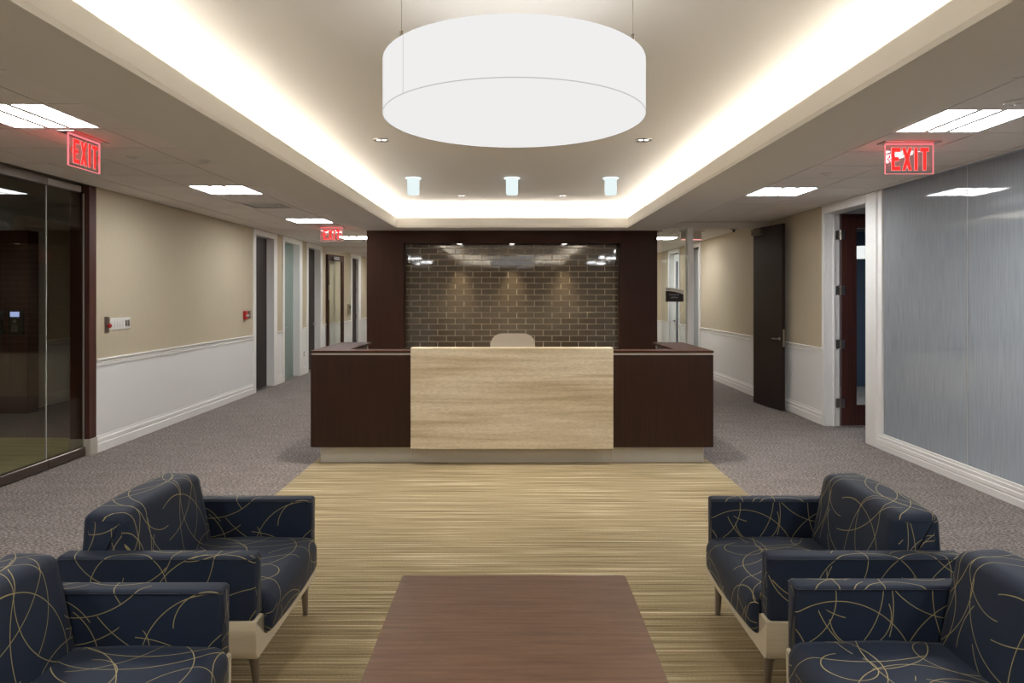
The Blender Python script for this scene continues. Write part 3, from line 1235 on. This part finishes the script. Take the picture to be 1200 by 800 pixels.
def exit_sign(loc, rz, label, arrows):
    t = thing('exit_sign', label, 'exit sign', loc, rz)
    MB().box(-.21, .21, -.06, .06, -.012, 0, .003, seg=1).build('ceiling_canopy', 'steel', t)
    MB().box(-.177, .177, -.006, .006, -.235, -.012).build('acrylic_plate', 'acrylic', t)
    r = MB()
    r.box(-.180, -.177, -.0065, .0065, -.238, -.014)
    r.box(.177, .180, -.0065, .0065, -.238, -.014)
    r.box(-.177, .177, -.0065, .0065, -.238, -.235)
    r.box(-.177, .177, -.007, .007, -.020, -.012)
    r.build('lit_edge', 'exitrim', t)
    o = MB()
    letters(o, .003, -.0075, -.006)
    o.build('letter_outline', 'exitpink', t)
    l = MB()
    letters(l, 0, -.0095, -.0077)
    for s in arrows:
        chevron(l, s, -.0095, -.0077)
    l.build('lettering', 'exitred', t)
    d = bpy.data.lights.new('exit_glow', 'AREA')
    d.shape = 'RECTANGLE'
    d.size, d.size_y = .34, .2
    d.energy = .45
    d.color = (1, .05, .06)
    lo = bpy.data.objects.new('exit_glow', d)
    lo.location = (0, -.03, -.125)
    lo.rotation_euler = (math.radians(112), 0, 0)
    lo.parent = t
    COL.objects.link(lo)
    return t


exit_sign((-3.07, 4.90, ZC - .008), PI / 2, 'red exit sign with two arrows hanging edgewise above the glass entry doors', (-1, 1))
exit_sign((2.955, 5.08, ZC - .008), 0, 'red exit sign with a left arrow hanging near the frosted glass wall', (-1,))
exit_sign((-3.00, 11.35, ZC - .008), 0, 'small far red exit sign hanging in the left corridor beside the dark portal', (-1, 1))
# sign seen from behind past the glass
t = thing('hanging_sign_box', 'pale hanging ceiling sign box in the right corridor behind the bulkhead', 'sign', (3.15, 12.0, ZC - .008))
MB().box(-.22, .22, -.05, .05, -.03, 0, .003, seg=1).build('ceiling_canopy', 'platewhite', t)
MB().box(-.18, .18, -.008, .008, -.15, -.03).build('acrylic_plate', 'soffit', t)
MB().box(-.18, .18, -.010, .010, -.165, -.15).build('lit_edge', 'exitpink', t)

# ------------------------------------------------------------------ tiled feature wall and wood portal
m = MB()
m.box(-1.80, 1.80, YTILE + .004, YTILE + .06, 0, ZS - .02)
wb = struct(m.build('wall_back', 'grout'))
PX, PZ = .2876, .0951
GJ = .010
ztop = 2.4235
xj = -1.503
src = {}
for r in range(-1, 18):
    z0 = ztop - (r + 1) * PZ
    sh = 0 if r % 2 == 0 else PX / 2
    x = xj + sh - 4 * PX
    while x < 1.735:
        a, b = max(x, -1.735), min(x + PX, 1.735)
        if b - a > .03:
            key = round(b - a, 3)
            if key not in src:
                src[key] = MB().box(GJ / 2, key - GJ / 2, -.004, .004, GJ / 2, PZ - GJ / 2, .0012, seg=1).build('tile', 'gtile', wb, (a, YTILE, z0))
                o = src[key]
            else:
                o = inst(src[key], wb, (a, YTILE, z0))
            o.rotation_euler = (random.uniform(-.0015, .0015), 0, random.uniform(-.0012, .0012))
        x += PX

po = thing('wood_portal', 'dark mahogany portal framing the bronze tile wall behind the desk', 'portal', (0, 10.9, 0))
for s in (-1, 1):
    MB().box(min(s * 1.735, s * 2.32), max(s * 1.735, s * 2.32), 0, .34, 0, ZS - .001, .002, seg=1).build('pier', 'portalwood', po)
hd = MB()
hd.box(-1.734, 1.734, 0, .255, 2.485, ZS - .001)
head = hd.build('header', 'portalwood', po)
for x in (-.845, 0, .845):
    q = MB()
    q.lathe([(.045, -.004), (.055, -.004), (.055, 0), (.045, 0)], 20, (x, .10, 2.485))
    dl = q.build('downlight_ring', 'steel', po, smooth=40)
    MB().cyl((x, .10, 2.482), .044, .003, 18).build('downlight_lens', 'bulb', dl)
    d = bpy.data.lights.new('tile_downlight', 'SPOT')
    d.energy = WALLWASH_W
    d.color = (1, .86, .62)
    d.spot_size = math.radians(54)
    d.spot_blend = 1.0
    d.shadow_soft_size = .03
    o = bpy.data.objects.new('tile_downlight', d)
    o.location = (x, 10.95, 2.475)
    o.rotation_euler = (math.radians(2), 0, 0)
    COL.objects.link(o)

# ------------------------------------------------------------------ reception desk
YF = 6.66
dk = thing('reception_desk', 'wide reception desk of dark walnut wings with a travertine centre panel', 'desk', (0, YF, 0))
ZT = 1.112
for s in (-1, 1):
    lo, hi = sorted((s * .985, s * 1.965))
    MB().box(lo, hi, 0, .03, .171, 1.072, .0015, seg=1).build('front_panel', 'deskwood', dk)
    lo, hi = sorted((s * .985, s * 1.955))
    MB().box(lo, hi, .006, .03, 1.072, 1.090).build('reveal_strip', 'plinth', dk)
    # side return
    lo, hi = sorted((s * 1.935, s * 1.965))
    MB().box(lo, hi, .031, 1.22, .171, 1.072, .0015, seg=1).build('side_panel', 'deskwood', dk)
    lo, hi = sorted((s * 1.90, s * 1.934))
    MB().box(lo, hi, .031, 1.22, .172, 1.089).build('inner_panel', 'plinth', dk)
    lo, hi = sorted((s * 1.66, s * 1.899))
    MB().box(lo, hi, 1.17, 1.22, .10, 1.089).build('end_panel', 'plinth', dk)
    # counter tops
    ct = MB()
    P = [(s * .985, 0), (s * 1.968, 0), (s * 1.968, 1.23), (s * 1.625, 1.23), (s * 1.625, .21), (s * .985, .21)]
    ct.prism(P, 'z', 1.090, ZT)
    ct.build('counter_top', 'topwood', dk)
    # inside front and work surface
    lo, hi = sorted((s * .90, s * 1.899))
    MB().box(lo, hi, .16, .20, .72, 1.089).build('back_panel', 'plinth', dk)
    lo, hi = sorted((s * 1.30, s * 1.88))
    MB().box(lo, hi, .205, 1.165, .70, .735).build('work_surface', 'deskwood', dk)
MB().box(-.984, .984, .215, .82, .70, .735).build('work_surface', 'deskwood', dk)
stn = MB()
stn.box(-.982, .982, -.05, .12, .165, 1.142, .003, seg=1)
stn.build('stone_panel', 'stone', dk)
for (a, b) in ((-1.89, -.984), (-.981, .981), (.984, 1.89)):
    MB().box(a, b, .075, .11, .0072, .1705).build('plinth', 'plinth', dk)
for s in (-1, 1):
    lo, hi = sorted((s * 1.87, s * 1.89))
    MB().box(lo, hi, .1105, 1.2, .0072, .1705).build('plinth', 'plinth', dk)

# receptionist's chair
t = thing('task_chair', 'cream rounded back office chair behind the travertine desk', 'chair', (.01, 7.78, 0), PI)
bk = MB()
prof = []
rows = []
import itertools
bb = bmesh.new()
NX, NZ = 16, 10
for side in (0, 1):
    g = []
    for iz in range(NZ + 1):
        w_ = iz / NZ
        row = []
        z = .62 + .585 * w_
        hw = .265 * (1 - .03 * w_)
        for ix in range(NX + 1):
            u = math.sin(PI / 2 * (-1 + 2 * ix / NX))
            # rounded top corners: squeeze height near the sides
            top = 1.205 - .115 * (1 - math.sqrt(max(0, 1 - (max(0, abs(u) - .52) / .481) ** 2)))
            zz = .62 + (top - .62) * w_
            yy = -.20 - .06 * w_ + .09 * (u * u) + (0 if side == 0 else -.035 * (1 - .7 * abs(u) ** 6) * (1 - .6 * w_ ** 8))
            row.append(bb.verts.new((hw * u, yy, zz)))
        g.append(row)
    rows.append(g)
    for iz in range(NZ):
        for ix in range(NX):
            bb.faces.new((g[iz][ix], g[iz][ix + 1], g[iz + 1][ix + 1], g[iz + 1][ix]))
A, B = rows
for ix in range(NX):
    bb.faces.new((A[0][ix], A[0][ix + 1], B[0][ix + 1], B[0][ix]))
    bb.faces.new((A[NZ][ix], A[NZ][ix + 1], B[NZ][ix + 1], B[NZ][ix]))
for iz in range(NZ):
    bb.faces.new((A[iz][0], A[iz + 1][0], B[iz + 1][0], B[iz][0]))
    bb.faces.new((A[iz][NX], A[iz + 1][NX], B[iz + 1][NX], B[iz][NX]))
bk._merge(bb)
bk.build('backrest', 'chairshell', t, smooth=50)
sp_ = round_poly([(-.23, .45), (.25, .45), (.25, .53), (-.23, .52)], .03)
MB().loft(sp_, [(-.25, .03), (-.24, .01), (-.2, 0), (.2, 0), (.24, .01), (.25, .03)], 'x').build('seat', 'chairshell', t, smooth=50)
MB().box(-.03, .03, -.30, -.15, .42, .66, .008).build('back_bracket', 'black', t)
MB().cyl((0, 0, .10), .028, .35, 14).build('gas_post', 'steel', t)
for k in range(5):
    a = 2 * PI * k / 5 + .3
    lg = MB()
    lg.tube([(0, 0, .12), (.28 * math.cos(a), .28 * math.sin(a), .075)], [.025, .016], 8)
    arm_ = lg.build('base_leg', 'steel', t)
    MB().cyl((.28 * math.cos(a), .28 * math.sin(a) - .012, .0275), .027, .024, 12, axis='y').build('caster', 'black', arm_)

# ------------------------------------------------------------------ drum pendant, downlights, glass lamps
DY, DR = 3.17, .60
ZD0, ZD1 = 2.466, 2.712
t = thing('drum_pendant', 'huge white glowing drum lamp hung from the raised ceiling', 'pendant lamp', (0.01, DY, ZD0))
H = ZD1 - ZD0
n = 96
MB().lathe([(DR, .006), (DR, H), (DR - .008, H), (DR - .008, .006), (DR, .006)], n).build('shade', 'drum', t, smooth=30)
MB().lathe([(0, 0), (DR - .006, 0), (DR - .002, .003), (DR - .002, .0055), (0, .0055)], n).build('bottom_diffuser', 'drumbottom', t, smooth=30)
MB().lathe([(DR - .001, .004), (DR + .0012, .004), (DR + .0012, .0075), (DR - .001, .0075), (DR - .001, .004)], n).build('hem_ring', 'drumseam', t, smooth=30)
MB().lathe([(0, H - .012), (DR - .009, H - .012), (DR - .009, H - .008), (0, H - .008)], n).build('top_fill_disc', 'drumtop', t, smooth=30)
sa = math.radians(180 + 38)
MB().box(-.001, .001, -.0005, .0015, .008, H).build('side_seam', 'drumseam', t, (-.453, -.3945, 0))
for (cx, cy) in ((-.465, -.36), (.495, -.32), (.0, .585)):
    cb = MB()
    cb.tube([(cx, cy, H - .008), (cx, cy, ZCOF - ZD0)], .0013, 6)
    cc = cb.build('cable', 'steel', t)
    MB().cyl((cx, cy, H - .008), .008, .035, 10).build('cable_clamp', 'steel', cc)
    MB().cyl((cx, cy, ZCOF - ZD0 - .012), .025, .012, 14).build('ceiling_cap', 'platewhite', cc)


def downlight(x, y, label, r=.075, watts=SPOT_W):
    t = thing('recessed_downlight', label, 'downlight', (x, y, ZCOF), 0, 'recessed downlights of the raised ceiling')
    MB().lathe([(r * .72, -.002), (r, -.006), (r * 1.02, 0), (r * .72, 0), (r * .72, -.002)], 28).build('trim_ring', 'steel', t, smooth=40)
    MB().cyl((0, 0, -.0018), r * .72, .0012, 24).build('reflector', 'greyplastic', t)
    for s in (-1, 1):
        MB().cyl((s * r * .34, 0, -.0035), r * .26, .0016, 14).build('lamp_lens', 'bulb', t)
    d = bpy.data.lights.new('downlight_beam', 'SPOT')
    d.energy = watts
    d.color = (1, .95, .88)
    d.spot_size = math.radians(105)
    d.spot_blend = .9
    d.shadow_soft_size = .06
    o = bpy.data.objects.new('downlight_beam', d)
    o.location = (0, 0, -.02)
    o.parent = t
    COL.objects.link(o)


downlight(-1.20, 6.27, 'round recessed downlight below left of the drum lamp')
downlight(1.21, 6.27, 'round recessed downlight below right of the drum lamp')
downlight(-.72, 9.77, 'tiny recessed downlight between the left and middle glass lamps', .06, SPOT_W * .5)
downlight(.72, 9.77, 'tiny recessed downlight between the middle and right glass lamps', .06, SPOT_W * .5)
downlight(-1.20, .6, 'round recessed downlight out of view above the left lounge chairs')
downlight(1.21, .6, 'round recessed downlight out of view above the right lounge chairs')


def glass_lamp(x, label):
    t = thing('glass_ceiling_lamp', label, 'ceiling lamp', (x, 8.30, ZCOF), 0, 'small glass cylinder lamps')
    MB().lathe([(.095, -.012), (.095, 0), (0, 0), (0, -.012)], 24).build('ceiling_plate', 'lampring', t, smooth=40)
    MB().lathe([(.074, -.012), (.074, -.195), (.066, -.205), (0, -.205), (0, -.198), (.066, -.196), (.066, -.012)], 28).build('glass_shade', 'glasslamp', t, smooth=40)
    return t


glass_lamp(-1.20, 'small glowing glass cylinder lamp, left one of the ceiling row of three')
glass_lamp(0, 'small glowing glass cylinder lamp, middle one of the ceiling row of three')
glass_lamp(1.20, 'small glowing glass cylinder lamp, right one of the ceiling row of three')

# ------------------------------------------------------------------ coffee table
TX, TY0, TY1, TZ = .49, 1.80, 3.005, .42
t = thing('coffee_table', 'low rectangular walnut coffee table between the navy armchairs', 'table', (.008, (TY0 + TY1) / 2, 0))
hy = (TY1 - TY0) / 2
top = round_poly([(-TX, -hy), (TX, -hy), (TX, hy), (-TX, hy)], .022, 5)
MB().prism(top, 'z', TZ - .004, TZ).build('table_top', 'tablewood', t)
MB().prism([(x * 1.003, y * 1.003) for x, y in top], 'z', TZ - .034, TZ - .0042).build('edge_band', 'tableedge', t)
for sx in (-1, 1):
    for sy in (-1, 1):
        MB().box(sx * (TX - .09) - .035, sx * (TX - .09) + .035, sy * (hy - .09) - .035, sy * (hy - .09) + .035, .0072, TZ - .035, .003, seg=1).build('leg', 'tableedge', t)
for sy in (-1, 1):
    MB().box(-TX + .126, TX - .126, sy * (hy - .09) - .012, sy * (hy - .09) + .012, TZ - .10, TZ - .035).build('apron', 'tableedge', t)

# ------------------------------------------------------------------ navy armchairs


def make_armchair(loc, rz, label):
    t = thing('armchair', label, 'armchair', loc, rz, 'navy armchairs around the coffee table')
    # upholstered arms: (y,z) section swept front to back
    for s in (-1, 1):
        yo, yi = .430, .341
        P = [(s * yi, .335), (s * (yo - .004), .335), (s * yo, .598), (s * (yi + .006), .598)]
        P = round_poly(P, [.006, .012, .020, .016], 4)
        if s < 0:
            P = P[::-1]
        secs = [(-.405, .014), (-.401, .005), (-.393, 0), (-.2, 0), (0, 0), (.2, 0), (.383, 0), (.392, .005), (.397, .014)]
        arm = MB().loft(P, secs, 'x', off=(1.37 + s * .9, .2 * s)).build('arm', 'fabric', t, smooth=50)
        z = .586
        a, b = s * (yi + .004), s * (yo - .0005)
        loop = []
        for (cx, cy, q0) in ((.379, b - s * .0125, 0), (-.388, b - s * .0125, 1), (-.388, a + s * .0125, 2), (.379, a + s * .0125, 3)):
            for k in range(4):
                an = (q0 * PI / 2 + k * PI / 6)
                loop.append((cx + .0165 * math.cos(an) * 1, cy + s * .013 * math.sin(an), z))
        MB().tube(loop, .0022, 6, closed=True).build('piping', 'piping', arm, smooth=60)
    # seat cushion: (x,z) section swept across, front edge rolling down
    SP = [(-.20, .285), (-.20, .405), (.10, .418), (.405, .410), (.436, .372), (.436, .265), (.415, .236), (.30, .236)]
    SP = round_poly(SP[::-1], [.02, .03, .05, .03, .04, .05, .03, .02], 4)
    secs = [(-.338, .026), (-.333, .012), (-.322, .003), (-.29, 0), (-.13, 0), (0, 0), (.13, 0), (.29, 0), (.322, .003), (.333, .012), (.338, .026)]
    MB().loft(SP, secs, 'y', off=(.33, 2.1), bulge=lambda p, c: .010 * (1 - (c / .34) ** 2) if p[1] > .37 or p[0] > .36 else 0).build('seat_cushion', 'fabric', t, smooth=50)
    # back cushion, raked front face, flat wide top
    BP = [(-.372, .340), (-.370, .520), (-.356, .722), (-.330, .744), (-.195, .738), (-.168, .715), (-.105, .405), (-.115, .340)]
    BP = round_poly(BP[::-1], [.01, .04, .03, .03, .03, .03, .06, .01], 4)
    secs = [(-.339, .030), (-.334, .013), (-.322, .003), (-.29, 0), (-.12, 0), (0, 0), (.12, 0), (.29, 0), (.322, .003), (.334, .013), (.339, .030)]
    MB().loft(BP, secs, 'y', off=(4.9, .4), bulge=lambda p, c: .014 * (1 - (c / .34) ** 2)).build('back_cushion', 'fabric', t, smooth=50)
    # pale shell: U section swept front to back
    U = [(-.428, .334), (-.424, .200), (-.410, .172), (.410, .172), (.424, .200), (.428, .334), (.3415, .334), (.3405, .275), (.325, .236), (-.325, .236), (-.3405, .275), (-.3415, .334)]
    U = round_poly(U, [.004, .02, .02, .02, .02, .004, .01, .03, .03, .03, .03, .01], 3)
    MB().loft(U, [(-.402, .004), (-.398, 0), (0, 0), (.397, 0), (.402, .004)], 'x').build('base_shell', 'shell', t, smooth=40)
    for sx in (-1, 1):
        for sy in (-1, 1):
            b = MB()
            x0, y0 = sx * .360, sy * .345
            b.tube([(x0, y0, .175), (x0 + sx * .004, y0 - sy * .002, .13), (x0 + sx * .010, y0 - sy * .008, .022), (x0 + sx * .010, y0 - sy * .008, .0078)], [.030, .019, .0135, .015], 10)
            b.build('leg', 'legmetal', t, smooth=50)
    return t


ch0 = make_armchair((-1.435, 3.18, 0), 0, 'navy armchair left of the coffee table, the one nearer the glass entry and desk')
dup(ch0, (-1.435, 2.09, 0), 0, 'navy armchair left of the coffee table, cut off by the bottom left corner')
dup(ch0, (1.43, 3.18, 0), PI, 'navy armchair right of the coffee table, the one nearer the reception desk')
dup(ch0, (1.425, 2.125, 0), PI, 'navy armchair right of the coffee table, cut off by the bottom right corner')
